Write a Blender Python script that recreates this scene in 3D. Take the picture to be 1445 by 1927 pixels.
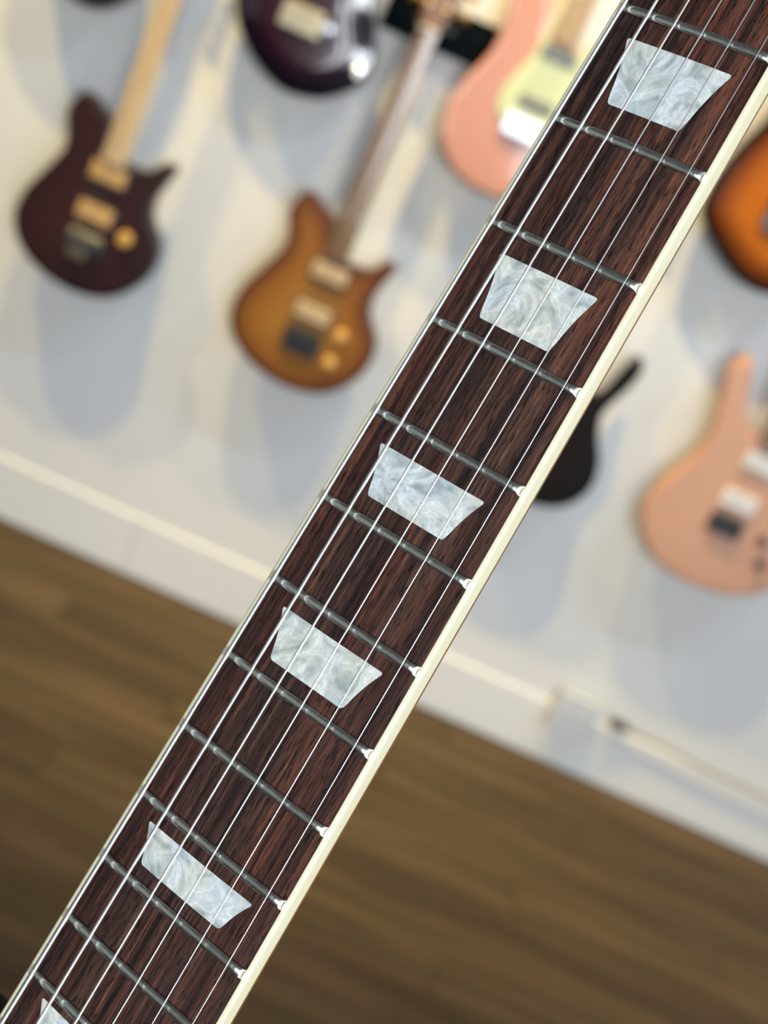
import bpy, bmesh, math, random
from mathutils import Vector, Matrix
from mathutils.geometry import delaunay_2d_cdt
random.seed(7)
for o in list(bpy.data.objects):
    bpy.data.objects.remove(o)
scene = bpy.context.scene
COL = scene.collection

# ---------------------------------------------------------------- camera
FPX = 2660.0                                  # focal length in pixels of the 1445 x 1927 frame
PITCH, ROLL = math.radians(17.0), math.radians(24.1)
CAM = Vector((0.0, -3.1, 1.345))
fwd = Vector((0, math.cos(PITCH), -math.sin(PITCH)))
up0 = Vector((0, math.sin(PITCH), math.cos(PITCH)))
rt0 = Vector((1, 0, 0))
cR = math.cos(ROLL)*rt0 + math.sin(ROLL)*up0
cU = -math.sin(ROLL)*rt0 + math.cos(ROLL)*up0
cam = bpy.data.cameras.new('camera')
camo = bpy.data.objects.new('camera', cam)
COL.objects.link(camo)
m = Matrix((cR, cU, -fwd)).transposed().to_4x4()
m.translation = CAM
camo.matrix_world = m
cam.sensor_fit = 'VERTICAL'
cam.sensor_height = 36.0
cam.lens = FPX*36.0/1927.0
cam.clip_start = 0.02
cam.dof.use_dof = True
cam.dof.focus_distance = 0.338
cam.dof.aperture_fstop = cam.lens/4.5
scene.camera = camo

# ---------------------------------------------------------------- world, lights, exposure
scene.view_settings.view_transform = 'Standard'
scene.view_settings.look = 'None'
scene.view_settings.gamma = 1.0
scene.view_settings.use_curve_mapping = False
scene.view_settings.exposure = 0.0
w = bpy.data.worlds.new('world')
scene.world = w
w.use_nodes = True
w.node_tree.nodes['Background'].inputs[0].default_value = (0.75, 0.85, 1.0, 1)
w.node_tree.nodes['Background'].inputs[1].default_value = 0.05

def light(name, kind, loc, target, energy, color, size=0.1, size_y=None, spot=None, blend=0.5):
    l = bpy.data.lights.new(name, kind)
    l.energy = energy
    l.color = color
    if kind == 'AREA':
        l.shape = 'RECTANGLE'
        l.size = size
        l.size_y = size_y or size
    else:
        l.shadow_soft_size = size
    if kind == 'SPOT':
        l.spot_size = math.radians(spot)
        l.spot_blend = blend
    o = bpy.data.objects.new(name, l)
    COL.objects.link(o)
    o.location = loc
    o.rotation_euler = (Vector(target)-Vector(loc)).to_track_quat('-Z', 'Y').to_euler()
    return o

WARM = (1.0, 0.73, 0.25)
COOL = (0.58, 0.77, 1.0)
# track spots near the guitar wall: warm ones from the left, cooler ones from the right
for sx, tx in ((-2.1, -1.0), (-1.1, -0.25), (-0.1, 0.7)):
    light('track_spot', 'SPOT', (sx, -0.68, 3.1), (tx, 0, 0.45), 250, WARM, 0.03, spot=62, blend=1.0)
for sx, tx in ((0.35, -0.75), (1.15, 0.0), (2.0, 0.85)):
    light('track_spot', 'SPOT', (sx, -1.05, 3.1), (tx, 0, 0.5), 60, COOL, 0.04, spot=62, blend=1.0)
# daylight from behind the camera: wide window, then unseen panels added for reflections
DAY = (0.88, 0.945, 1.0)
light('unseen_daylight', 'AREA', (2.25, -6.45, 1.6), (1.6, -2.9, 1.3), 185, DAY, 1.8, 2.0)
light('unseen_daylight', 'AREA', (0.08, -6.45, 1.25), (0.05, -2.9, 1.25), 48, DAY, 0.45, 2.1)  # unseen panel added so the honeyburst fretboard catches a reflection
light('unseen_daylight', 'AREA', (0.92, -6.45, 1.5), (0.9, -2.9, 1.4), 10, DAY, 0.12, 2.0)  # narrow unseen strip added for a reflected streak on the orange guitar
light('unseen_daylight', 'AREA', (-1.25, -6.45, 1.6), (-1.0, -2.9, 1.3), 26, DAY, 0.3, 1.9)  # another unseen strip, added for reflections on the hanging bodies

# ---------------------------------------------------------------- material helpers
def mat(name, color=(0.5, 0.5, 0.5), rough=0.5, metal=0.0, spec=0.5, coat=0.0):
    mt = bpy.data.materials.new(name)
    mt.use_nodes = True
    b = mt.node_tree.nodes['Principled BSDF']
    b.inputs['Base Color'].default_value = (*color, 1)
    b.inputs['Roughness'].default_value = rough
    b.inputs['Metallic'].default_value = metal
    b.inputs['Specular IOR Level'].default_value = spec
    b.inputs['Coat Weight'].default_value = coat
    b.inputs['Coat Roughness'].default_value = 0.06
    return mt

class NT:
    def __init__(s, mt):
        s.t = mt.node_tree
        s.b = s.t.nodes['Principled BSDF']
    def n(s, kind, **kw):
        nd = s.t.nodes.new(kind)
        for k, v in kw.items():
            if k.startswith('i_'):
                nd.inputs[k[2:].replace('_', ' ')].default_value = v
            else:
                setattr(nd, k, v)
        return nd
    def l(s, a, b):
        s.t.links.new(a, b)
    def coords(s, scale=(1, 1, 1), kind='Object'):
        tc = s.n('ShaderNodeTexCoord')
        mp = s.n('ShaderNodeMapping')
        mp.inputs['Scale'].default_value = scale
        s.l(tc.outputs[kind], mp.inputs['Vector'])
        return mp.outputs['Vector']
    def noise(s, vec, scale=1.0, detail=3.0, rough=0.5, dist=0.0):
        nd = s.n('ShaderNodeTexNoise')
        nd.inputs['Scale'].default_value = scale
        nd.inputs['Detail'].default_value = detail
        nd.inputs['Roughness'].default_value = rough
        nd.inputs['Distortion'].default_value = dist
        s.l(vec, nd.inputs['Vector'])
        return nd.outputs['Fac']
    def ramp(s, fac, stops, interp='LINEAR'):
        nd = s.n('ShaderNodeValToRGB')
        nd.color_ramp.interpolation = interp
        e = nd.color_ramp.elements
        while len(e) < len(stops):
            e.new(0.5)
        for el, (p, c) in zip(e, stops):
            el.position = p
            el.color = (*c, 1) if len(c) == 3 else c
        s.l(fac, nd.inputs['Fac'])
        return nd.outputs['Color']
    def mix(s, fac, a, b, mode='MIX'):
        nd = s.n('ShaderNodeMix', data_type='RGBA', blend_type=mode)
        for sock, v in ((nd.inputs['Factor'], fac), (nd.inputs['A'], a), (nd.inputs['B'], b)):
            if isinstance(v, (int, float)):
                sock.default_value = v
            elif isinstance(v, tuple):
                sock.default_value = (*v, 1)
            else:
                s.l(v, sock)
        # colour sockets of the Mix node are separate from the float ones
        return nd.outputs[2]
    def bump(s, h, strength=0.3, dist=0.001):
        nd = s.n('ShaderNodeBump')
        nd.inputs['Strength'].default_value = strength
        nd.inputs['Distance'].default_value = dist
        s.l(h, nd.inputs['Height'])
        s.l(nd.outputs['Normal'], s.b.inputs['Normal'])

def mixc(s, fac, a, b, mode='MIX'):
    nd = s.t.nodes.new('ShaderNodeMixRGB')
    nd.blend_type = mode
    for i, v in enumerate((fac, a, b)):
        if isinstance(v, (int, float)):
            nd.inputs[i].default_value = v
        elif isinstance(v, tuple):
            nd.inputs[i].default_value = (*v, 1)
        else:
            s.l(v, nd.inputs[i])
    return nd.outputs['Color']
NT.mix = mixc

# ---------------------------------------------------------------- geometry helpers
def link(name, me, mt, parent=None, smooth=False):
    if mt and not me.materials:
        me.materials.append(mt)
    if smooth:
        me.polygons.foreach_set('use_smooth', [True]*len(me.polygons))
    o = bpy.data.objects.new(name, me)
    COL.objects.link(o)
    if parent:
        o.parent = parent
    return o

def mesh(name, v, f):
    me = bpy.data.meshes.new(name)
    me.from_pydata(v, [], f)
    me.update()
    return me

def thing(name, loc, label, cat, group=None):
    o = bpy.data.objects.new(name, None)
    o.empty_display_size = 0.05
    COL.objects.link(o)
    o.location = loc
    o['label'] = label
    o['category'] = cat
    if group:
        o['group'] = group
    return o

def tag(o, label=None, cat=None, kind=None, group=None):
    for k, v in (('label', label), ('category', cat), ('kind', kind), ('group', group)):
        if v:
            o[k] = v
    return o

def box_mesh(name, x0, x1, y0, y1, z0, z1, bev=0.0, seg=2):
    bm = bmesh.new()
    vs = [bm.verts.new((x, y, z)) for x in (x0, x1) for y in (y0, y1) for z in (z0, z1)]
    for q in ((0, 1, 3, 2), (4, 6, 7, 5), (0, 4, 5, 1), (2, 3, 7, 6), (0, 2, 6, 4), (1, 5, 7, 3)):
        bm.faces.new([vs[i] for i in q])
    if bev:
        bmesh.ops.bevel(bm, geom=bm.edges[:], offset=bev, segments=seg, profile=0.5, affect='EDGES')
    bmesh.ops.recalc_face_normals(bm, faces=bm.faces[:])
    me = bpy.data.meshes.new(name)
    bm.to_mesh(me)
    bm.free()
    return me

def box(name, x0, x1, y0, y1, z0, z1, mt, parent=None, bev=0.0, seg=2):
    return link(name, box_mesh(name, x0, x1, y0, y1, z0, z1, bev, seg), mt, parent)

def lathe_mesh(name, prof, n=24, axis='Y', org=(0, 0, 0)):
    """prof: (radius, height) pairs along the axis"""
    v, f = [], []
    for r, h in prof:
        for k in range(n):
            a = 2*math.pi*k/n
            c, s = r*math.cos(a), r*math.sin(a)
            p = {'Y': (c, h, s), 'Z': (c, s, h), 'X': (h, c, s)}[axis]
            v.append((p[0]+org[0], p[1]+org[1], p[2]+org[2]))
    for i in range(len(prof)-1):
        for k in range(n):
            a, b = i*n+k, i*n+(k+1) % n
            f.append((a, b, b+n, a+n))
    f.append(tuple(range(n)))
    f.append(tuple(range((len(prof)-1)*n, len(prof)*n)))
    me = mesh(name, v, f)
    bm = bmesh.new(); bm.from_mesh(me)
    bmesh.ops.recalc_face_normals(bm, faces=bm.faces[:])
    bm.to_mesh(me); bm.free()
    return me

def catmull(pts, n=6):
    out = []
    N = len(pts)
    for i in range(N):
        p0, p1, p2, p3 = (Vector(pts[(i+k) % N]) for k in (-1, 0, 1, 2))
        for k in range(n):
            t = k/n
            out.append(0.5*((2*p1)+(p2-p0)*t+(2*p0-5*p1+4*p2-p3)*t*t+(3*p1-p0-3*p2+p3)*t**3))
    return out

def area2(P):
    return sum(P[i].x*P[(i+1) % len(P)].y-P[(i+1) % len(P)].x*P[i].y for i in range(len(P)))/2

def slab(name, outline, y_front, y_back, edge_r=0.006, carve=0.0, carve_w=0.05, step=0.014, spline=True, horiz=None):
    """a solid of the given outline (x, z), rounded and optionally carved front facing -y; stores the distance
    from the rim as the attribute 'rim' so that burst finishes can follow the outline"""
    P = catmull(outline) if spline else [Vector(p) for p in outline]
    if area2(P) < 0:
        P.reverse()
    N = len(P)
    def dist(q):
        best = 1e9
        for i in range(N):
            a, b = P[i], P[(i+1) % N]
            ab = b-a
            t = max(0, min(1, (q-a).dot(ab)/max(ab.length_squared, 1e-12)))
            best = min(best, (q-a-ab*t).length_squared)
        return math.sqrt(best)
    def inside(q):
        c = False
        for i in range(N):
            a, b = P[i], P[(i+1) % N]
            if (a.y > q.y) != (b.y > q.y) and q.x < (b.x-a.x)*(q.y-a.y)/(b.y-a.y)+a.x:
                c = not c
        return c
    pts = list(P)
    for fr in (0.25, 0.65, 1.15):
        for i in range(N):
            t = (P[(i+1) % N]-P[i-1])
            if t.length < 1e-9:
                continue
            nrm = Vector((-t.y, t.x)).normalized()
            q = P[i]+nrm*edge_r*fr
            if inside(q) and dist(q) > edge_r*fr*0.8:
                pts.append(q)
    xs = [p.x for p in P]; ys = [p.y for p in P]
    y = min(ys)
    while y < max(ys):
        x = min(xs)
        while x < max(xs):
            q = Vector((x+random.uniform(-.1, .1)*step, y+random.uniform(-.1, .1)*step))
            if inside(q) and dist(q) > edge_r*1.5:
                pts.append(q)
            x += step
        y += step
    r = delaunay_2d_cdt(pts, [(i, (i+1) % N) for i in range(N)], [], 1, 1e-6)
    V2, F2 = r[0], r[2]
    dd = [dist(q) for q in V2]
    def h(d):
        z = 0.0
        if d < edge_r:
            z = -(edge_r-math.sqrt(max(0, edge_r**2-(edge_r-d)**2)))
        if carve:
            t = min(1, d/carve_w)
            z -= carve*(1-t*t*(3-2*t))
        return z
    n2 = len(V2)
    v = [(q.x, y_front-h(d), q.y) for q, d in zip(V2, dd)]
    v += [(q.x, y_back, q.y) for q in V2]
    f = []
    for t in F2:
        t = list(t)
        a = sum(V2[t[i]].x*V2[t[(i+1) % len(t)]].y-V2[t[(i+1) % len(t)]].x*V2[t[i]].y for i in range(len(t)))
        if a < 0:
            t.reverse()
        f.append(tuple(t))
        f.append(tuple(i+n2 for i in reversed(t)))
    from collections import Counter
    ec = Counter()
    for t in f[::2]:
        for i in range(len(t)):
            ec[(t[i], t[(i+1) % len(t)])] += 1
    for (a, b) in list(ec):
        if (b, a) not in ec:
            f.append((b, a, a+n2, b+n2))
    me = mesh(name, v, f)
    at = me.attributes.new('rim', 'FLOAT', 'POINT')
    at.data.foreach_set('value', dd+[0.0]*n2)
    me.polygons.foreach_set('use_smooth', [len(p.vertices) == 3 for p in me.polygons])
    return me

# ---------------------------------------------------------------- materials of the place
M = {}
def wall_paint():
    mt = mat('wall_paint', (0.67, 0.67, 0.665), 0.75, spec=0.2)
    s = NT(mt)
    s.bump(s.noise(s.coords((60, 60, 60)), 6, 4), 0.05, 0.002)
    return mt
M['wall'] = wall_paint()
M['base'] = mat('baseboard_paint', (0.68, 0.68, 0.675), 0.5)
M['ceiling'] = mat('ceiling_paint', (0.16, 0.16, 0.165), 0.9)
M['sidewall'] = mat('side_wall_paint', (0.55, 0.55, 0.52), 0.8)
M['shopwall'] = mat('shop_wall', (0.22, 0.18, 0.15), 0.7)

def plank_wood():
    mt = mat('floor_laminate', rough=0.6, spec=0.15)
    s = NT(mt)
    oi = s.n('ShaderNodeObjectInfo')
    vec = s.coords((1.6, 22, 22))
    off = s.n('ShaderNodeVectorMath', operation='ADD')
    s.l(vec, off.inputs[0])
    cmb = s.n('ShaderNodeCombineXYZ')
    mul = s.n('ShaderNodeMath', operation='MULTIPLY'); mul.inputs[1].default_value = 50
    s.l(oi.outputs['Random'], mul.inputs[0])
    s.l(mul.outputs[0], cmb.inputs[0]); s.l(mul.outputs[0], cmb.inputs[1])
    s.l(cmb.outputs[0], off.inputs[1])
    n1 = s.noise(off.outputs[0], 1.0, 5, 0.6, 0.6)
    c1 = s.ramp(n1, [(0.28, (0.040, 0.026, 0.013)), (0.5, (0.075, 0.050, 0.026)), (0.74, (0.135, 0.092, 0.049))])
    tone = s.ramp(oi.outputs['Random'], [(0.0, (0.82, 0.80, 0.78)), (1.0, (1.10, 1.08, 1.05))])
    s.l(s.mix(1.0, c1, tone, 'MULTIPLY'), s.b.inputs['Base Color'])
    s.bump(n1, 0.1, 0.001)
    return mt
M['plank'] = plank_wood()
M['subfloor'] = mat('subfloor', (0.03, 0.02, 0.012), 0.9)

# ---------------------------------------------------------------- the setting
X0, X1, Y0, Y1, ZC = -3.3, 3.3, -6.6, 0.0, 3.2
def struct(name, me, mt):
    o = link(name, me, mt)
    o['kind'] = 'structure'
    return o
struct('wall_back', box_mesh('wall_back', X0, X1, 0.0, 0.1, -0.05, ZC), M['wall'])
struct('wall_left', box_mesh('wall_left', X0-0.1, X0, Y0, 0.1, -0.05, ZC), M['sidewall'])
struct('wall_right', box_mesh('wall_right', X1, X1+0.1, Y0, 0.1, -0.05, ZC), M['sidewall'])
struct('wall_front', box_mesh('wall_front', X0-0.1, X1+0.1, Y0-0.1, Y0, -0.05, ZC), M['shopwall'])
struct('ceiling', box_mesh('ceiling', X0-0.1, X1+0.1, Y0-0.1, 0.1, ZC, ZC+0.1), M['ceiling'])
floor = struct('floor', box_mesh('floor', X0, X1, Y0, 0.0, -0.06, -0.008), M['subfloor'])
PW, PL = 0.118, 1.21
pm = box_mesh('plank', 0, PL-0.0016, 0, PW-0.0016, -0.008, 0.0, 0.0008, 1)
pm.materials.append(M['plank'])
row = 0
y = -0.016
while y-PW > -3.2:
    x = X0+0.02-((row*0.37) % 1.0)*PL
    while x < X1:
        if x >= X0 and x+PL <= X1 and -2.2 < x+PL/2 < 2.4:
            o = bpy.data.objects.new('plank', pm)
            COL.objects.link(o)
            o.parent = floor
            o.location = (x, y-PW, 0)
        x += PL
    y -= PW
    row += 1

# baseboard: two boards meeting below the honeyburst guitar, eased top edge
bb = bpy.data.objects.new('baseboard_back', None)
COL.objects.link(bb)
bb['kind'] = 'structure'
def board(x0, x1):
    prof = [(0, 0), (-0.006, 0), (-0.006, 0.134), (-0.005, 0.139), (-0.002, 0.142), (0, 0.142)]
    v = [(x, a, b) for x in (x0, x1) for a, b in prof]
    n = len(prof)
    f = [tuple(range(n)), tuple(range(2*n-1, n-1, -1))]
    f += [(i, i+n, (i+1) % n+n, (i+1) % n) for i in range(n)]
    return link('board', mesh('board', v, f), M['base'], bb)
board(X0, -0.511)
board(-0.509, X1)

# grey power box on the baseboard, cable clip and cable along the baseboard
M['greyplastic'] = mat('grey_plastic', (0.52, 0.54, 0.58), 0.5)
M['darkplastic'] = mat('dark_plastic', (0.03, 0.03, 0.03), 0.4)
M['cable'] = mat('beige_cable', (0.30, 0.27, 0.20), 0.5)
t = thing('power_outlet', (0.596, 0, 0.12), 'grey power outlet box low on the wall above the floor', 'outlet')
box('housing', -0.052, 0.052, -0.040, -0.0155, -0.03, 0.075, M['greyplastic'], t, 0.006)
for dx in (-0.022, 0.022):
    box('socket', dx-0.016, dx+0.016, -0.042, -0.038, 0.005, 0.045, M['greyplastic'], t, 0.002)
t = thing('power_cable', (0.70, 0, 0.15), 'thin cable with dark plug lying along the white baseboard', 'cable')
link('plug', lathe_mesh('plug', [(0.006, -0.02), (0.012, -0.016), (0.012, 0.012), (0.006, 0.03)], 16, 'X', (0, -0.022, 0.012)), M['darkplastic'], t)
v, f = [], []
K = 40
for i in range(K+1):
    x = 0.02+i/K*1.2
    z = 0.010-0.018*min(1, i/K*3)+0.002*math.sin(i*0.7)
    for k in range(8):
        a = k*math.pi/4
        v.append((x, -0.0205+0.0042*math.cos(a), z+0.0042*math.sin(a)))
for i in range(K):
    for k in range(8):
        f.append((i*8+k, i*8+(k+1) % 8, i*8+8+(k+1) % 8, i*8+8+k))
link('cord', mesh('cord', v, f), M['cable'], t, True)

# ---------------------------------------------------------------- guitars on the wall
def finish(name, stops, rough=0.22, figure=0.0, coat=0.8, spec=0.5):
    """lacquered body finish whose colour follows the distance to the rim (a sprayed burst)"""
    mt = mat(name, rough=rough, coat=coat, spec=spec)
    s = NT(mt)
    at = s.n('ShaderNodeAttribute', attribute_name='rim')
    mul = s.n('ShaderNodeMath', operation='MULTIPLY'); mul.inputs[1].default_value = 10.0
    s.l(at.outputs['Fac'], mul.inputs[0])
    c = s.ramp(mul.outputs[0], stops)
    if figure:
        wv = s.n('ShaderNodeTexWave'); wv.bands_direction = 'Z'
        wv.inputs['Scale'].default_value = 28; wv.inputs['Distortion'].default_value = 5
        wv.inputs['Detail'].default_value = 3
        s.l(s.coords((0.5, 1, 1)), wv.inputs['Vector'])
        r = s.ramp(wv.outputs['Fac'], [(0, (1-figure,)*3), (1, (1, 1, 1))])
        c = s.mix(1.0, c, r, 'MULTIPLY')
    s.l(c, s.b.inputs['Base Color'])
    return mt

def grain(name, c0, c1, rough=0.45, coat=0.0, scale=(140, 140, 6)):
    mt = mat(name, rough=rough, coat=coat)
    s = NT(mt)
    n1 = s.noise(s.coords(scale), 1.0, 4, 0.6, 0.4)
    s.l(s.ramp(n1, [(0.3, c0), (0.7, c1)]), s.b.inputs['Base Color'])
    return mt

M['maple'] = grain('maple_neck', (0.58, 0.39, 0.21), (0.70, 0.50, 0.29), 0.4, 0.3)
M['roasted'] = grain('roasted_maple_neck', (0.17, 0.075, 0.025), (0.27, 0.125, 0.045), 0.35, 0.4)
M['rose_far'] = grain('rosewood_neck', (0.10, 0.045, 0.022), (0.18, 0.085, 0.045), 0.5)
M['roasted_board'] = grain('roasted_board', (0.15, 0.075, 0.03), (0.24, 0.125, 0.055), 0.25, 1.0)
M['tan_neck'] = grain('tan_neck', (0.36, 0.21, 0.09), (0.45, 0.28, 0.13), 0.4, 0.2)
M['nickel'] = mat('nickel', (0.72, 0.72, 0.70), 0.22, 1.0)
M['chrome'] = mat('chrome', (0.80, 0.83, 0.88), 0.3, 1.0)
M['gold'] = mat('gold_plate', (0.80, 0.55, 0.22), 0.28, 1.0)
M['brass_bridge'] = mat('aged_brass', (0.50, 0.42, 0.28), 0.3, 1.0)
M['black_hw'] = mat('black_hardware', (0.035, 0.037, 0.04), 0.35, 0.3)
M['cream_pu'] = mat('amber_cream_pickup', (0.62, 0.37, 0.12), 0.4)
M['cream_pale'] = mat('cream_pickup', (0.62, 0.43, 0.23), 0.4)
M['amber_knob'] = mat('amber_knob', (0.68, 0.40, 0.10), 0.3)
M['white_pu'] = mat('white_pickup', (0.78, 0.74, 0.70), 0.4)
M['black_pu'] = mat('black_pickup', (0.05, 0.05, 0.05), 0.4)
M['grey_pu'] = mat('grey_pickup', (0.16, 0.16, 0.15), 0.4)
M['mint'] = mat('mint_pickguard', (0.55, 0.60, 0.36), 0.35)
M['black_plate'] = mat('black_card', (0.003, 0.006, 0.009), 0.9, spec=0.05)
M['bone'] = mat('bone_nut', (0.75, 0.70, 0.58), 0.5)

AXIS = [(x+.315, z) for x, z in [(-0.43, 0.996), (-0.446, 0.949), (-0.433, 0.914), (-0.428, 0.87), (-0.452, 0.814), (-0.478, 0.756),
    (-0.484, 0.705), (-0.471, 0.667), (-0.446, 0.637), (-0.4, 0.610), (-0.344, 0.595), (-0.289, 0.594), (-0.235, 0.609),
    (-0.194, 0.642), (-0.168, 0.684), (-0.160, 0.728), (-0.168, 0.766), (-0.189, 0.793), (-0.204, 0.816), (-0.209, 0.85),
    (-0.202, 0.878), (-0.189, 0.925), (-0.207, 0.933), (-0.238, 0.902), (-0.271, 0.896), (-0.300, 0.898), (-0.335, 0.935),
    (-0.351, 0.966), (-0.376, 0.980), (-0.409, 1.000)]]
SPINK = [(-.133, 1.511), (-.125, 1.48), (-.124, 1.438), (-.13, 1.402), (-.145, 1.363), (-.16, 1.323), (-.167, 1.275), (-.16, 1.233),
    (-.139, 1.193), (-.105, 1.164), (-.065, 1.149), (-.02, 1.145), (.03, 1.15), (.08, 1.163), (.125, 1.19), (.158, 1.235), (.165, 1.285),
    (.15, 1.34), (.125, 1.39), (.118, 1.43), (.125, 1.47), (.135, 1.505), (.118, 1.525), (.08, 1.5), (.04, 1.478), (-.03, 1.478),
    (-.04, 1.52), (-.07, 1.575), (-.105, 1.61), (-.13, 1.59), (-.138, 1.55)]
ORANGE = [(-.148, 1.504), (-.169, 1.447), (-.186, 1.38), (-.19, 1.33), (-.178, 1.28), (-.116, 1.229), (-.063, 1.199), (-.026, 1.19),
    (.012, 1.191), (.06, 1.2), (.11, 1.22), (.15, 1.26), (.165, 1.31), (.155, 1.37), (.13, 1.42), (.12, 1.46), (.13, 1.51), (.135, 1.55),
    (.11, 1.56), (.07, 1.53), (.03, 1.52), (-.03, 1.52), (-.05, 1.57), (-.08, 1.63), (-.115, 1.64), (-.135, 1.58)]
BLACK = [(.094, .858), (.106, .885), (.119, .929), (.138, .965), (.153, .944), (.147, .904), (.125, .847), (.119, .814), (.134, .769),
    (.156, .728), (.167, .679), (.157, .635), (.124, .597), (.073, .578), (.0, .572), (-.07, .58), (-.125, .605), (-.16, .65),
    (-.165, .70), (-.145, .755), (-.125, .80), (-.122, .85), (-.135, .92), (-.145, .98), (-.13, 1.01), (-.11, .985), (-.09, .93),
    (-.06, .9), (-.025, .89), (.03, .87), (.06, .855)]
PEACH = [(-.081, .969), (-.09, 1.003), (-.104, 1.047), (-.122, 1.061), (-.147, 1.023), (-.133, .955), (-.119, .877), (-.128, .82),
    (-.163, .742), (-.178, .682), (-.164, .636), (-.123, .589), (-.06, .563), (.019, .560), (.085, .575), (.14, .605), (.168, .65),
    (.172, .70), (.155, .75), (.128, .80), (.118, .85), (.125, .91), (.145, .96), (.14, .985), (.115, .965), (.08, .93), (.035, .915),
    (-.03, .915), (-.055, .93)]
PURPLE = [(-.156, 1.295), (-.128, 1.247), (-.085, 1.207), (-.037, 1.180), (.01, 1.168), (.074, 1.180), (.118, 1.208), (.15, 1.245),
    (.158, 1.29), (.144, 1.332), (.12, 1.38), (.113, 1.42), (.125, 1.47), (.13, 1.51), (.105, 1.53), (.07, 1.51), (.03, 1.49),
    (-.03, 1.49), (-.06, 1.54), (-.1, 1.57), (-.13, 1.54), (-.135, 1.48), (-.122, 1.42), (-.14, 1.37), (-.16, 1.335)]

YF = -0.085     # front face of the hanging bodies
def pickup(root, x, z, wd, ht, mt, pole=True, ring=None):
    y = YF
    if ring:
        box('pickup_ring', x-wd/2-.006, x+wd/2+.006, y-.004, y+.002, z-ht/2-.006, z+ht/2+.006, ring, root, .002)
        y -= .003
    p = box('pickup', x-wd/2, x+wd/2, y-.007, y+.001, z-ht/2, z+ht/2, mt, root, .003)
    if pole:
        pmh = lathe_mesh('pole_piece', [(.0022, 0), (.0022, -.001), (.001, -.0014)], 10)
        pmh.materials.append(M['nickel'])
        for k in range(6):
            o = bpy.data.objects.new('pole_piece', pmh)
            COL.objects.link(o); o.parent = p
            o.location = (x-wd*.36+wd*.144*k, y-.007, z)

def wall_guitar(name, label, ax, outline, body_mt, neck_mt, board_mt, neck_end, nut, head_mt, dz=0, carve=0.0, nw=.054, group=None):
    zb = min(z for _, z in outline)+dz
    root = thing(name, (ax, YF, zb), label, 'guitar', group)
    O = [(x, z+dz-zb) for x, z in outline]
    sub = lambda z: z-zb
    body = link('body', slab('body', O, 0.0, 0.043, 0.007, carve, 0.055), body_mt, root)
    y = 0.0
    n0, n1 = sub(neck_end), sub(nut)
    # neck: half-round shaft under a flat board
    def tw(z):
        return (nw+(.043-nw)*(z-n0)/(n1-n0))/2
    v, f = [], []
    secs = [n0, n0+.05, n1]
    for z in secs:
        h = tw(z)
        for k in range(9):
            a = math.pi*k/8
            v.append((h*math.cos(a), y-.006+.020*math.sin(a), z))
    for i in range(len(secs)-1):
        for k in range(8):
            f.append((i*9+k, i*9+k+1, i*9+10+k, i*9+9+k))
        f.append((i*9+8, i*9, i*9+9, i*9+17))
    f += [tuple(range(9)), tuple(range(len(secs)*9-1, (len(secs)-1)*9-1, -1))]
    link('neck', mesh('neck', v, f), neck_mt, root, True)
    h0, h1 = tw(n0), tw(n1)
    v = [(-h0, y-.006, n0), (h0, y-.006, n0), (h1, y-.006, n1), (-h1, y-.006, n1)]
    v += [(-h0*.96, y-.013, n0), (0, y-.0145, n0), (h0*.96, y-.013, n0), (h1*.96, y-.013, n1), (0, y-.0145, n1), (-h1*.96, y-.013, n1)]
    f = [(0, 1, 2, 3), (4, 9, 8, 5), (5, 8, 7, 6), (0, 3, 9, 4), (1, 6, 7, 2), (0, 4, 5, 6, 1), (3, 2, 7, 8, 9)]
    me = mesh('fretboard', v, f)
    link('fretboard', me, board_mt, root)
    bridge_z = n1-.648
    for k in range(1, 23):
        z = n1-.648*(1-2**(-k/12))
        if z < n0+.004:
            break
        h = tw(z)*.95
        fv = [(-h, y-.0125, z-.0012), (0, y-.0142, z-.0012), (h, y-.0125, z-.0012), (-h, y-.0142, z), (0, y-.0158, z), (h, y-.0142, z),
              (-h, y-.0125, z+.0012), (0, y-.0142, z+.0012), (h, y-.0125, z+.0012)]
        link('fret', mesh('fret', fv, [(0, 3, 4, 1), (1, 4, 5, 2), (3, 6, 7, 4), (4, 7, 8, 5), (0, 6, 3), (2, 5, 8)]), M['nickel'], root)
    box('nut', -.0215, .0215, y-.018, y-.006, n1, n1+.005, M['bone'], root, .001, 1)
    hd = [(-.021, n1+.004), (-.034, n1+.045), (-.036, n1+.10), (-.032, n1+.155), (-.012, n1+.168), (.012, n1+.168), (.032, n1+.155), (.036, n1+.10), (.034, n1+.045), (.021, n1+.004)]
    link('headstock', slab('headstock', hd, y-.006, y+.009, .003, spline=False, step=.02), head_mt, root)
    for s in (-1, 1):
        for k in range(3):
            zz = n1+.05+k*.042
            tn = link('tuner', lathe_mesh('tuner', [(.0055, 0), (.0055, -.010), (.003, -.012), (.003, -.018), (.004, -.020)], 14, 'Y', (s*.020, y-.006, zz)), M['gold'], root)
            link('tuner_button', lathe_mesh('tuner_button', [(.003, .0), (.003, .018), (.009, .022), (.009, .034), (.005, .037)] if s > 0 else
                 [(.003, 0), (.003, -.018), (.009, -.022), (.009, -.034), (.005, -.037)], 12, 'X', (s*.028, y+.006, zz)), M['gold'], tn)
    for k in range(6):
        x0, x1 = -.026+.0104*k, -.0175+.007*k
        r = .0006-.00007*k
        sv = []
        for (x, yy, z) in ((x0, y-.020, bridge_z), (x1, y-.0185, n1+.004)):
            sv += [(x-r, yy, z), (x, yy-r, z), (x+r, yy, z), (x, yy+r, z)]
        link('string', mesh('string', sv, [(0, 1, 5, 4), (1, 2, 6, 5), (2, 3, 7, 6), (3, 0, 4, 7)]), M['nickel'], root)
    return root, sub, bridge_z

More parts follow.
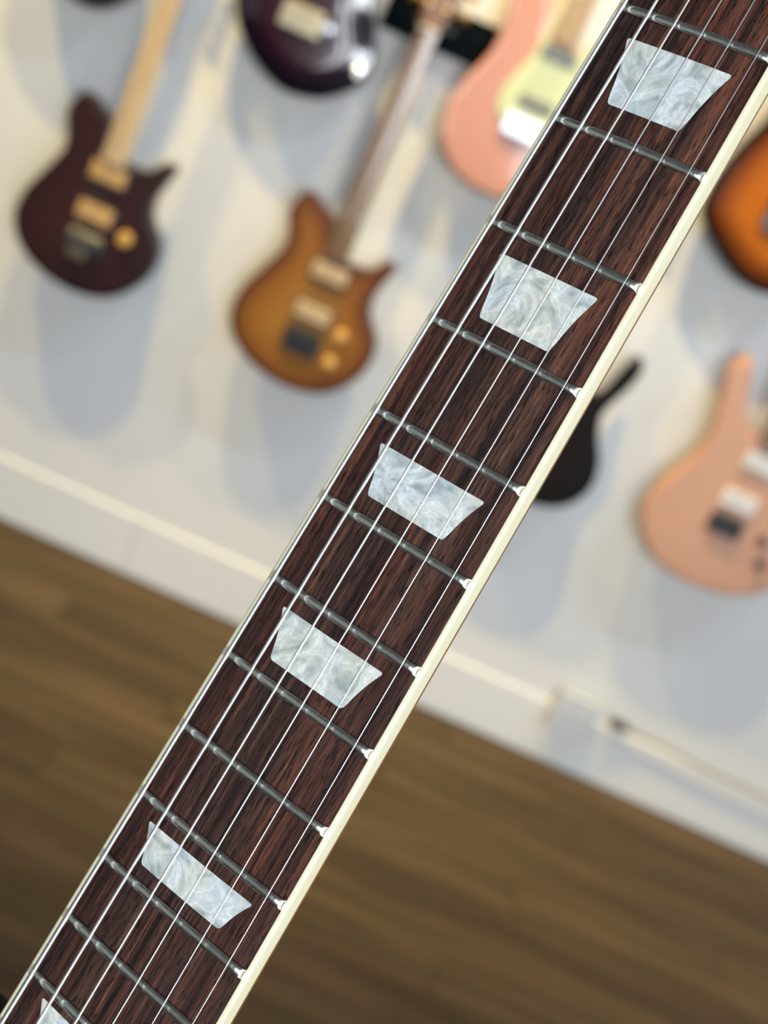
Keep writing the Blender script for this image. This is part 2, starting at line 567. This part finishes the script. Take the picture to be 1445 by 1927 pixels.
def knob(root, x, z, mt, r=.0115):
    k = link('knob', lathe_mesh('knob', [(r, .0), (r, -.010), (r*.86, -.0145), (r*.5, -.0155)], 24, 'Y', (x, 0, z)), mt, root)
    return k

def trem(root, x, z, wd, ht, mt, saddle_mt):
    b = box('bridge', x-wd/2, x+wd/2, -.010, .001, z-ht/2, z+ht/2, mt, root, .003)
    for k in range(6):
        box('saddle', x-wd*.42+k*wd*.145, x-wd*.42+k*wd*.145+wd*.11, -.017, -.009, z-.004, z+ht*.42, saddle_mt, b, .001, 1)
    return b

YF_OLD = YF
YF = 0.0     # hardware is parented: local y of the body face

def make(name, label, ax, outline, *a, **k):
    global YF
    YF = YF_OLD
    r = wall_guitar(name, label, ax, outline, *a, **k)
    YF = 0.0
    return r

# dark maroon guitar with a maple neck
F1 = finish('maroon_finish', [(0.0, (0.020, 0.006, 0.007)), (0.25, (0.030, 0.007, 0.009)), (0.9, (0.042, 0.010, 0.012))], 0.4, 0.25, 0.1, 0.3)
g, sub, bz = make('electric_guitar', 'dark maroon electric guitar with a pale maple neck, hanging at the far left', -.831, AXIS, F1, M['maple'], M['maple'], .885, 1.345, M['maple'])
pickup(g, 0, sub(.862), .078, .036, M['cream_pu'], ring=M['black_pu'])
pickup(g, 0, sub(.772), .078, .036, M['cream_pu'], ring=M['black_pu'])
trem(g, 0.0, sub(.705), .088, .05, M['black_hw'], M['nickel'])
box('tremolo_block', -.03, .012, -.02, -.002, sub(.668), sub(.69), M['brass_bridge'], g, .003)
knob(g, .080, sub(.748), M['amber_knob'], .016)

# honeyburst guitar
F3 = finish('honeyburst_finish', [(0.0, (0.070, 0.014, 0.003)), (0.12, (0.13, 0.035, 0.006)), (0.42, (0.29, 0.105, 0.012)), (1.0, (0.36, 0.155, 0.022))], 0.4, 0.22, 0.08, 0.25)
g, sub, bz = make('electric_guitar', 'honey amber sunburst electric guitar with a brown neck, under the black hanger plate', -.315, AXIS, F3, M['roasted'], M['roasted_board'], .895, 1.395, M['roasted'])
pickup(g, 0.002, sub(.862), .078, .034, M['cream_pale'], ring=M['black_pu'])
pickup(g, 0.0, sub(.768), .078, .034, M['cream_pale'], ring=M['black_pu'])
trem(g, 0.0, sub(.700), .084, .058, M['black_hw'], M['black_hw'])
knob(g, .074, sub(.747), M['amber_knob'], .0135)
knob(g, .074, sub(.683), M['amber_knob'], .0135)

# its hanger: black plate with a yoke
t = thing('guitar_hanger', (-.306, 0, 1.41), 'black rectangular hanger plate behind the brown headstock at the top', 'hanger')
box('plate', -.118, .118, -.022, -.0005, -.046, .046, M['black_plate'], t, .002)
box('arm', -.008, .008, -.075, -.02, -.006, .006, M['black_hw'], t, .002)
for s in (-1, 1):
    box('prong', s*.036-.006, s*.036+.006, -.105, -.068, -.006, .006, M['black_hw'], t, .003)
box('yoke', -.040, .040, -.075, -.064, -.006, .006, M['black_hw'], t, .003)

# glossy purple-black carved guitar
F2 = finish('purple_burst_finish', [(0.0, (0.004, 0.003, 0.006)), (0.25, (0.008, 0.004, 0.014)), (0.6, (0.030, 0.006, 0.018)), (1.0, (0.045, 0.010, 0.022))], 0.12, 0.3, 1.0)
g, sub, bz = make('electric_guitar', 'glossy purple black electric guitar body with white highlights, at the top edge', -.555, PURPLE, F2, M['rose_far'], M['rose_far'], 1.50, 1.95, M['rose_far'], carve=.014)
trem(g, -.01, sub(1.315), .09, .055, M['brass_bridge'], M['brass_bridge'])
pickup(g, 0, sub(1.395), .074, .036, M['black_pu'])
pickup(g, 0, sub(1.465), .074, .036, M['black_pu'])
knob(g, .048, sub(1.318), M['chrome'], .013)
link('output_jack', lathe_mesh('output_jack', [(.014, .004), (.014, -.004), (.008, -.008), (.006, -.006)], 20, 'Y', (.136, .012, sub(1.262))), M['chrome'], g)

# salmon pink guitar with mint pickguard
F4 = finish('salmon_finish', [(0.0, (0.52, 0.225, 0.155)), (1.0, (0.54, 0.235, 0.16))], 0.25, 0, 0.7)
g, sub, bz = make('electric_guitar', 'salmon pink electric guitar with a mint green pickguard, at the top behind the neck', -.056, SPINK, F4, M['tan_neck'], M['tan_neck'], 1.475, 1.96, M['maple'])
PG = [(-.043, 1.535), (-.043, 1.486), (-.047, 1.433), (-.066, 1.385), (-.076, 1.343), (-.066, 1.305), (-.03, 1.292), (.03, 1.292), (.07, 1.27),
      (.11, 1.24), (.13, 1.27), (.10, 1.33), (.09, 1.40), (.095, 1.46), (.10, 1.50), (.075, 1.492), (.04, 1.472), (-.028, 1.472), (-.03, 1.51)]
pg = link('pickguard', slab('pickguard', [(x, sub(z)) for x, z in PG], -.003, .0005, .0012, step=.02), M['mint'], g)
pickup(g, .003, sub(1.452), .075, .026, M['grey_pu'])
pickup(g, .0, sub(1.347), .075, .026, M['grey_pu'])
trem(g, -.004, sub(1.296), .088, .046, M['chrome'], M['chrome'])
for dx, dzz in ((.055, 1.33), (.075, 1.295)):
    knob(g, dx, sub(dzz), M['white_pu'], .011)

# orange burst guitar at the right edge
F5 = finish('orange_burst_finish', [(0.0, (0.004, 0.003, 0.003)), (0.13, (0.016, 0.006, 0.003)), (0.30, (0.16, 0.033, 0.001)), (0.75, (0.46, 0.115, 0.001))], 0.45, 0.15, 0.03, 0.08)
g, sub, bz = make('electric_guitar', 'orange and black sunburst electric guitar cut by the right edge', .53, [(x if x < 0 else x*.6, z) for x, z in ORANGE], F5, M['rose_far'], M['rose_far'], 1.53, 1.98, M['rose_far'], carve=.008)
trem(g, -.02, sub(1.345), .095, .075, M['black_hw'], M['black_hw'])
pickup(g, 0, sub(1.43), .078, .036, M['black_pu'])
pickup(g, 0, sub(1.50), .078, .036, M['black_pu'])
knob(g, .06, sub(1.30), M['black_hw'])

# black guitar behind the neck
F6 = finish('black_finish', [(0.0, (0.003, 0.002, 0.002)), (0.4, (0.004, 0.002, 0.002)), (1.0, (0.010, 0.002, 0.0015))], 0.55, 0, 0.0, 0.15)
g, sub, bz = make('electric_guitar', 'black electric guitar with one pointed horn showing behind the cream bound neck', .225, BLACK, F6, M['rose_far'], M['rose_far'], .875, 1.33, M['rose_far'])
trem(g, 0, sub(.68), .085, .045, M['black_pu'], M['black_pu'])
pickup(g, 0, sub(.76), .078, .036, M['black_pu'])
pickup(g, 0, sub(.845), .078, .036, M['black_pu'])
knob(g, -.10, sub(.66), M['black_pu'])

# peach guitar at the right
F7 = finish('peach_finish', [(0.0, (0.54, 0.275, 0.175)), (1.0, (0.58, 0.30, 0.19))], 0.45, 0, 0.1)
g, sub, bz = make('electric_guitar', 'matte peach electric guitar with two white pickups, lowest at the right', .69, PEACH, F7, M['roasted'], M['roasted'], .905, 1.37, M['roasted'])
pickup(g, 0.006, sub(.866), .078, .04, M['white_pu'])
pickup(g, 0.0, sub(.772), .078, .04, M['white_pu'])
trem(g, -.002, sub(.712), .075, .045, M['black_hw'], M['black_hw'])
for dx, zz in ((.085, .715), (.105, .665)):
    knob(g, dx, sub(zz), M['black_hw'])

# dark guitar whose lower rim just enters the top left of the frame
F8 = finish('dark_green_finish', [(0.0, (0.006, 0.009, 0.006)), (1.0, (0.012, 0.02, 0.014))], 0.3, 0, 0.4)
make('electric_guitar', 'very dark guitar whose lower rim just shows at the top left corner', -1.012, [(x if x < 0 else x*.7, z) for x, z in PURPLE], F8, M['rose_far'], M['rose_far'], 1.48, 1.93, M['rose_far'], dz=-.008)

# ---------------------------------------------------------------- the guitar in front
# local frame in metres: x to the treble side, y towards the nut, z out of the fretboard; nut at y = 0
Rw = Matrix(((0.8798, -0.1159, 0.4610), (-0.4744, -0.2741, 0.8365), (0.0294, -0.9547, -0.2961)))   # columns: treble, to body, into board
fg = thing('electric_guitar', (0, 0, 0), 'guitar neck in sharp focus, rosewood fretboard with cream binding and pearl trapezoid inlays', 'guitar')
mw = Matrix((Rw.col[0], -Rw.col[1], -Rw.col[2])).transposed().to_4x4()
mw.translation = Vector((0.0284, -2.7201, 1.4407))
fg.matrix_world = mw
MM = 0.001
SC = 628.0
def FY(n):
    return SC*(1-2**(-n/12))
def half(y):                 # half width of the rosewood at distance y (mm) from the nut
    return 19.80+5.03*y/314.0
RAD = 305.0
def sag(x):
    return -x*x/2/RAD
LASTF = FY(22)+9
def toM(v):
    return [(x*MM, -y*MM, z*MM) for x, y, z in v]
def fgmesh(name, v, f, mt, smooth=False):
    me = mesh(name, toM(v), f)
    bm = bmesh.new(); bm.from_mesh(me)
    bmesh.ops.recalc_face_normals(bm, faces=bm.faces[:])
    bm.to_mesh(me); bm.free()
    return link(name, me, mt, fg, smooth)

def rosewood():
    mt = mat('rosewood', rough=0.5, spec=0.25)
    s = NT(mt)
    a = s.noise(s.coords((400, 6.5, 400)), 1.0, 4, 0.62, 0.35)          # broad growth bands along the neck
    b = s.noise(s.coords((1900, 34, 1900)), 1.0, 3, 0.6, 0.2)          # fine streaks
    c = s.noise(s.coords((2600, 210, 2600)), 1.0, 2, 0.55)             # open pores, short dashes
    d = s.noise(s.coords((70, 9, 70)), 1.0, 2, 0.5)                    # slow drift between brown and red brown
    e = s.noise(s.coords((9000, 1200, 9000)), 1.0, 2, 0.6)
    base = s.ramp(a, [(0.33, (0.010, 0.007, 0.008)), (0.43, (0.040, 0.019, 0.016)), (0.53, (0.072, 0.032, 0.024)), (0.66, (0.140, 0.064, 0.042))])
    red = s.ramp(d, [(0.40, (0.88, 0.95, 0.98)), (0.62, (1.22, 0.93, 0.82))])
    col = s.mix(0.9, base, red, 'MULTIPLY')
    fine = s.ramp(b, [(0.30, (0.30, 0.29, 0.32)), (0.50, (1.0, 1.0, 1.0)), (0.72, (1.5, 1.45, 1.38))])
    col = s.mix(0.9, col, fine, 'MULTIPLY')
    pore = s.ramp(c, [(0.36, (0.12, 0.11, 0.12)), (0.44, (1, 1, 1)), (0.62, (1, 1, 1)), (0.74, (2.0, 1.9, 1.8))])
    col = s.mix(0.95, col, pore, 'MULTIPLY')
    s.l(col, s.b.inputs['Base Color'])
    mixh = s.mix(0.5, c, e)
    s.bump(mixh, 0.6, 0.00012)
    return mt
M['rosewood'] = rosewood()

def binding_mat():
    mt = mat('cream_binding', (0.80, 0.74, 0.52), 0.32, spec=0.5)
    s = NT(mt)
    n = s.noise(s.coords((300, 60, 300)), 1.0, 3, 0.6)
    s.l(s.ramp(n, [(0.3, (0.90, 0.83, 0.56)), (0.7, (0.93, 0.88, 0.65))]), s.b.inputs['Base Color'])
    s.b.inputs['Subsurface Weight'].default_value = 0.05
    s.b.inputs['Subsurface Radius'].default_value = (0.002, 0.0015, 0.001)
    return mt
M['binding'] = binding_mat()

def pearl():
    mt = mat('pearloid', rough=0.28, spec=0.5)
    s = NT(mt)
    vec = s.coords((1, 1, 1))
    oi = s.n('ShaderNodeObjectInfo')
    add = s.n('ShaderNodeVectorMath', operation='ADD')
    s.l(vec, add.inputs[0]); s.l(oi.outputs['Random'], add.inputs[1])
    w1 = s.noise(add.outputs[0], 90, 3, 0.55, 2.2)
    w2 = s.noise(add.outputs[0], 78, 2.5, 0.5, 3.2)
    w3 = s.noise(add.outputs[0], 45, 2, 0.5, 1.5)
    w4 = s.noise(add.outputs[0], 260, 3, 0.6, 3.0)
    wm = s.mix(0.16, w2, w4)
    c = s.ramp(wm, [(0.34, (0.42, 0.48, 0.50)), (0.44, (0.66, 0.70, 0.68)), (0.52, (0.80, 0.82, 0.78)), (0.56, (0.98, 0.99, 0.98)), (0.61, (0.72, 0.77, 0.77)), (0.70, (1.0, 1.0, 1.0))])
    t = s.ramp(w3, [(0.38, (0.92, 0.98, 1.04)), (0.62, (1.02, 1.0, 0.92))])
    c = s.mix(0.85, c, t, 'MULTIPLY')
    s.l(c, s.b.inputs['Base Color'])
    r = s.ramp(w1, [(0.35, (0.18, 0.18, 0.18)), (0.65, (0.45, 0.45, 0.45))])
    s.l(r, s.b.inputs['Roughness'])
    s.b.inputs['Metallic'].default_value = 0.15
    s.bump(w2, 0.25, 0.0002)
    return mt
M['pearl'] = pearl()

def fret_mat():
    mt = mat('fret_nickel', (0.50, 0.51, 0.49), 0.2, 1.0)
    s = NT(mt)
    n = s.noise(s.coords((500, 6000, 500)), 1.0, 3, 0.6)
    s.l(s.ramp(n, [(0.3, (0.52, 0.54, 0.50)), (0.7, (0.70, 0.72, 0.68))]), s.b.inputs['Base Color'])
    s.l(s.ramp(n, [(0.3, (0.20,)*3), (0.7, (0.34,)*3)]), s.b.inputs['Roughness'])
    return mt
M['fret'] = fret_mat()
M['string'] = mat('string_steel', (0.90, 0.91, 0.92), 0.33, 1.0)
M['wound'] = mat('string_nickel_wound', (0.90, 0.91, 0.92), 0.33, 1.0)
M['neckwood'] = grain('neck_mahogany', (0.22, 0.105, 0.035), (0.34, 0.17, 0.06), 0.3, 0.6, (300, 8, 300))
M['cherry'] = finish('cherry_black_finish', [(0, (0.004, 0.0015, 0.0015)), (1, (0.02, 0.003, 0.003))], 0.6, 0, 0.0, 0.05)

# fretboard, cambered
v, f = [], []
NX = 16
ys = [0, LASTF/3, LASTF*2/3, LASTF]
for yy in ys:
    h = half(yy)
    for i in range(NX+1):
        x = -h+2*h*i/NX
        v.append((x, yy, sag(x)))
    v += [(h, yy, -5.6), (-h, yy, -5.6)]
R_ = NX+3
for j in range(len(ys)-1):
    for i in range(R_):
        f.append((j*R_+i, j*R_+(i+1) % R_, (j+1)*R_+(i+1) % R_, (j+1)*R_+i))
f += [tuple(range(R_)), tuple(range(len(ys)*R_-1, (len(ys)-1)*R_-1, -1))]
fgmesh('fretboard', v, f, M['rosewood'])

# bindings with a nib at every fret end
FW, FH = 1.28, 1.10
for sd in (1, -1):
    v, f = [], []
    st = [0.0]
    for n in range(1, 23):
        c = FY(n)
        st += [c-FW-.5, c-FW, c-FW*.5, c, c+FW*.5, c+FW, c+FW+.5]
    st.append(LASTF)
    prof_n = 9
    for yy in st:
        h = half(yy)+.01
        nib = 0.0
        for n in range(1, 23):
            dy = abs(yy-FY(n))
            if dy <= FW+.01:
                nib = max(nib, FH*.62*math.sqrt(max(0, 1-(dy/(FW+.02))**2)))
        s0 = sag(h)
        tk = 1.22
        pr = [(h, -5.7), (h, s0+nib), (h+.30, s0+nib*.80-.01), (h+.62, s0+nib*.42-.05), (h+.92, s0-.16), (h+1.12, s0-.36), (h+tk, s0-.68), (h+tk+.03, -3.0), (h+tk, -5.7)]
        for x, z in pr:
            v.append((sd*x, yy, z))
    for j in range(len(st)-1):
        for i in range(prof_n):
            f.append((j*prof_n+i, j*prof_n+(i+1) % prof_n, (j+1)*prof_n+(i+1) % prof_n, (j+1)*prof_n+i))
    f += [tuple(range(prof_n)), tuple(range(len(st)*prof_n-1, (len(st)-1)*prof_n-1, -1))]
    o = fgmesh('binding', v, f, M['binding'])
    o['label'] = 'cream plastic edge binding'

# frets: crowned wire bent over the camber, ends bevelled
for n in range(1, 23):
    yc = FY(n)
    h = half(yc)
    xs = [-h-.02, -h+.42, -h+.95]+[(-h+.95)+(2*h-1.9)*i/22 for i in range(1, 22)]+[h-.95, h-.42, h+.02]
    clips = {0: .12, 1: .62, len(xs)-1: .12, len(xs)-2: .62}
    v, f = [], []
    Q = 12
    for i, x in enumerate(xs):
        cl = clips.get(i, 9)
        for k in range(Q+1):
            a = math.pi*k/Q
            zz = min(FH*math.sin(a)**0.62, cl)
            v.append((x, yc-FW*math.cos(a), sag(x)+zz-.02))
    for i in range(len(xs)-1):
        for k in range(Q):
            f.append((i*(Q+1)+k, i*(Q+1)+k+1, (i+1)*(Q+1)+k+1, (i+1)*(Q+1)+k))
    f += [tuple(range(Q+1)), tuple(range(len(xs)*(Q+1)-1, (len(xs)-1)*(Q+1)-1, -1))]
    f += [(i*(Q+1), (i+1)*(Q+1), (i+1)*(Q+1)+Q, i*(Q+1)+Q) for i in range(len(xs)-1)]
    o = fgmesh('fret', v, f, M['fret'])
    me = o.data
    me.polygons.foreach_set('use_smooth', [len(p.vertices) == 4 and min(abs(p.center.x*1000-h), abs(p.center.x*1000+h)) > 1.0 for p in me.polygons])

# pearl trapezoid inlays
INL = [(14.65, 10.1, 75.2, 92.2), (14.45, 10.3, 135.8, 152.3), (16.2, 11.7, 190.4, 203.2), (16.3, 11.65, 237.1, 249.7), (17.9, 13.5, 299.7, 309.4),
       (18.4, 14.2, 351.2, 360.0), (19.0, 14.8, FY(16)+3.4, FY(17)-3.6), (19.4, 15.2, FY(18)+3.0, FY(19)-3.2), (19.8, 15.8, FY(20)+2.6, FY(21)-2.8)]
for wt, wb, ya, yb in INL:
    L_ = yb-ya
    rc = 0.8
    ts = [0, .02, .05, .12, .3, .6, 1]
    rows = [ya+rc*t for t in ts]+[ya+rc+(L_-2*rc)*i/10 for i in range(1, 10)]+[yb-rc*t for t in reversed(ts)]
    v, f = [], []
    NC = 14
    for yy in rows:
        t = (yy-ya)/L_
        hw = wt+(wb-wt)*t-0.42*math.sin(math.pi*min(1, t*1.15 if t < .87 else 1))*1.0
        e = min(yy-ya, yb-yy)
        if e < rc:
            hw -= (rc-math.sqrt(max(0, rc*rc-(rc-e)**2)))*(1.0 if yy-ya < yb-yy else .8)
        for i in range(NC+1):
            x = -hw+2*hw*i/NC
            v.append((x, yy, sag(x)+.035))
    n1 = len(v)
    v += [(x, yy, z-.3) for x, yy, z in v]
    W_ = NC+1
    for j in range(len(rows)-1):
        for i in range(NC):
            q = (j*W_+i, j*W_+i+1, (j+1)*W_+i+1, (j+1)*W_+i)
            f.append(q)
            f.append(tuple(n1+k for k in reversed(q)))
        for i in (0, NC):
            f.append((j*W_+i, (j+1)*W_+i, n1+(j+1)*W_+i, n1+j*W_+i))
    for j in (0, len(rows)-1):
        for i in range(NC):
            f.append((j*W_+i, j*W_+i+1, n1+j*W_+i+1, n1+j*W_+i))
    fgmesh('inlay', v, f, M['pearl'])

# strings (low E first); wound strings carry their wrap as ridges
SX = [(-18.3, -25.8), (-11.25, -15.6), (-4.15, -5.4), (2.95, 4.8), (10.0, 15.0), (17.1, 25.2)]
SR = [(.585, .292), (.46, .25), (.335, .2), (.216, 0), (.165, 0), (.127, 0)]
for (xa, xb), (r, pitch) in zip(SX, SR):
    def P(y):
        x = xa+(xb-xa)*y/SC
        z = sag(x)+FH+r+.32+1.25*y/314
        return x, z
    def rings(lo, hi):
        if not pitch:
            return [(lo+(hi-lo)*i/40, r) for i in range(41)]
        per = 4 if pitch > .22 else 3
        out = []
        k = int((hi-lo)/pitch*per)
        for i in range(k):
            out.append((lo+i*pitch/per, r*(0.955+.055*math.cos(2*math.pi*i/per))))
        return out
    R2 = [(-2.0, r)]+rings(0, 385)+[(400, r), (500, r), (SC+2, r)]
    K = 12
    v, f = [], []
    for yy, rr in R2:
        x, z = P(yy)
        for k in range(K):
            a = 2*math.pi*k/K
            v.append((x+rr*math.cos(a), yy, z+rr*math.sin(a)))
    for j in range(len(R2)-1):
        for k in range(K):
            f.append((j*K+k, j*K+(k+1) % K, (j+1)*K+(k+1) % K, (j+1)*K+k))
    o = link('string', mesh('string', toM(v), f), M['wound'] if pitch else M['string'], fg, True)
    if pitch:
        o['label'] = 'wound bass string'
    else:
        o['label'] = 'plain steel string'

# neck shaft
v, f = [], []
st = [-6, 0, 120, 250, 340, 380, 440]
for yy in st:
    h = half(max(0, yy))+1.26
    dp = 15.5+2.5*max(0, yy)/300
    v.append((-h, yy, -5.7)); v.append((h, yy, -5.7))
    for k in range(13):
        a = math.pi*k/12
        v.append((h*math.cos(a)-.45*dp*math.sin(a)*math.cos(a)*(1-math.sin(a)), yy, -6.5-dp*math.sin(a)))
n = 15
order = [0, 1]+list(range(2, 15))
for j in range(len(st)-1):
    for i in range(n):
        f.append((j*n+i, j*n+(i+1) % n, (j+1)*n+(i+1) % n, (j+1)*n+i))
f += [tuple(range(n)), tuple(range(len(st)*n-1, (len(st)-1)*n-1, -1))]
fgmesh('neck', v, f, M['neckwood'], False)

# nut, headstock, body, bridge and tailpiece (outside the frame)
o = box('nut', -.0212, .0212, 0.0, .005, -.006, .0022, M['bone'], fg, .0006, 1)
def fg_slab(name, outline_mm, z_top, z_bot, mt, er=3.0, carve=0.0, step=14):
    me = slab(name, [(x*MM, -y*MM) for x, y in outline_mm], -z_top*MM, -z_bot*MM, er*MM, carve*MM, .06, step*MM)
    me.transform(Matrix(((1, 0, 0, 0), (0, 0, 1, 0), (0, -1, 0, 0), (0, 0, 0, 1))))
    return link(name, me, mt, fg)
fg_slab('headstock', [(-21, -4), (-30, -40), (-42, -80), (-43, -140), (-38, -175), (-18, -180), (0, -172), (18, -180), (38, -175), (43, -140), (42, -80), (30, -40), (21, -4)], -8, -22, M['neckwood'], 2, step=16)
BODY = [(-27, 397), (-38, 391), (-60, 387), (-98, 396), (-125, 420), (-131, 460), (-117, 505), (-112, 540), (-130, 590), (-163, 650), (-168, 710), (-140, 770), (-80, 812), (0, 822),
        (80, 812), (140, 770), (168, 710), (163, 650), (130, 590), (112, 545), (108, 510), (114, 470), (119, 430), (105, 405), (80, 412), (55, 440), (38, 455), (27, 452), (26, 440), (-26, 440), (-26.5, 410)]
fg_slab('body', BODY, -9, -56, M['cherry'], 5, 6)
for yy in (SC-160, SC-45):
    box('pickup', -.035, .035, -(yy+19)*MM, -(yy-19)*MM, -.012, -.001, M['nickel'], fg, .002)
box('bridge', -.036, .036, -(SC+8)*MM, -(SC-6)*MM, -.011, .0015, M['nickel'], fg, .002)
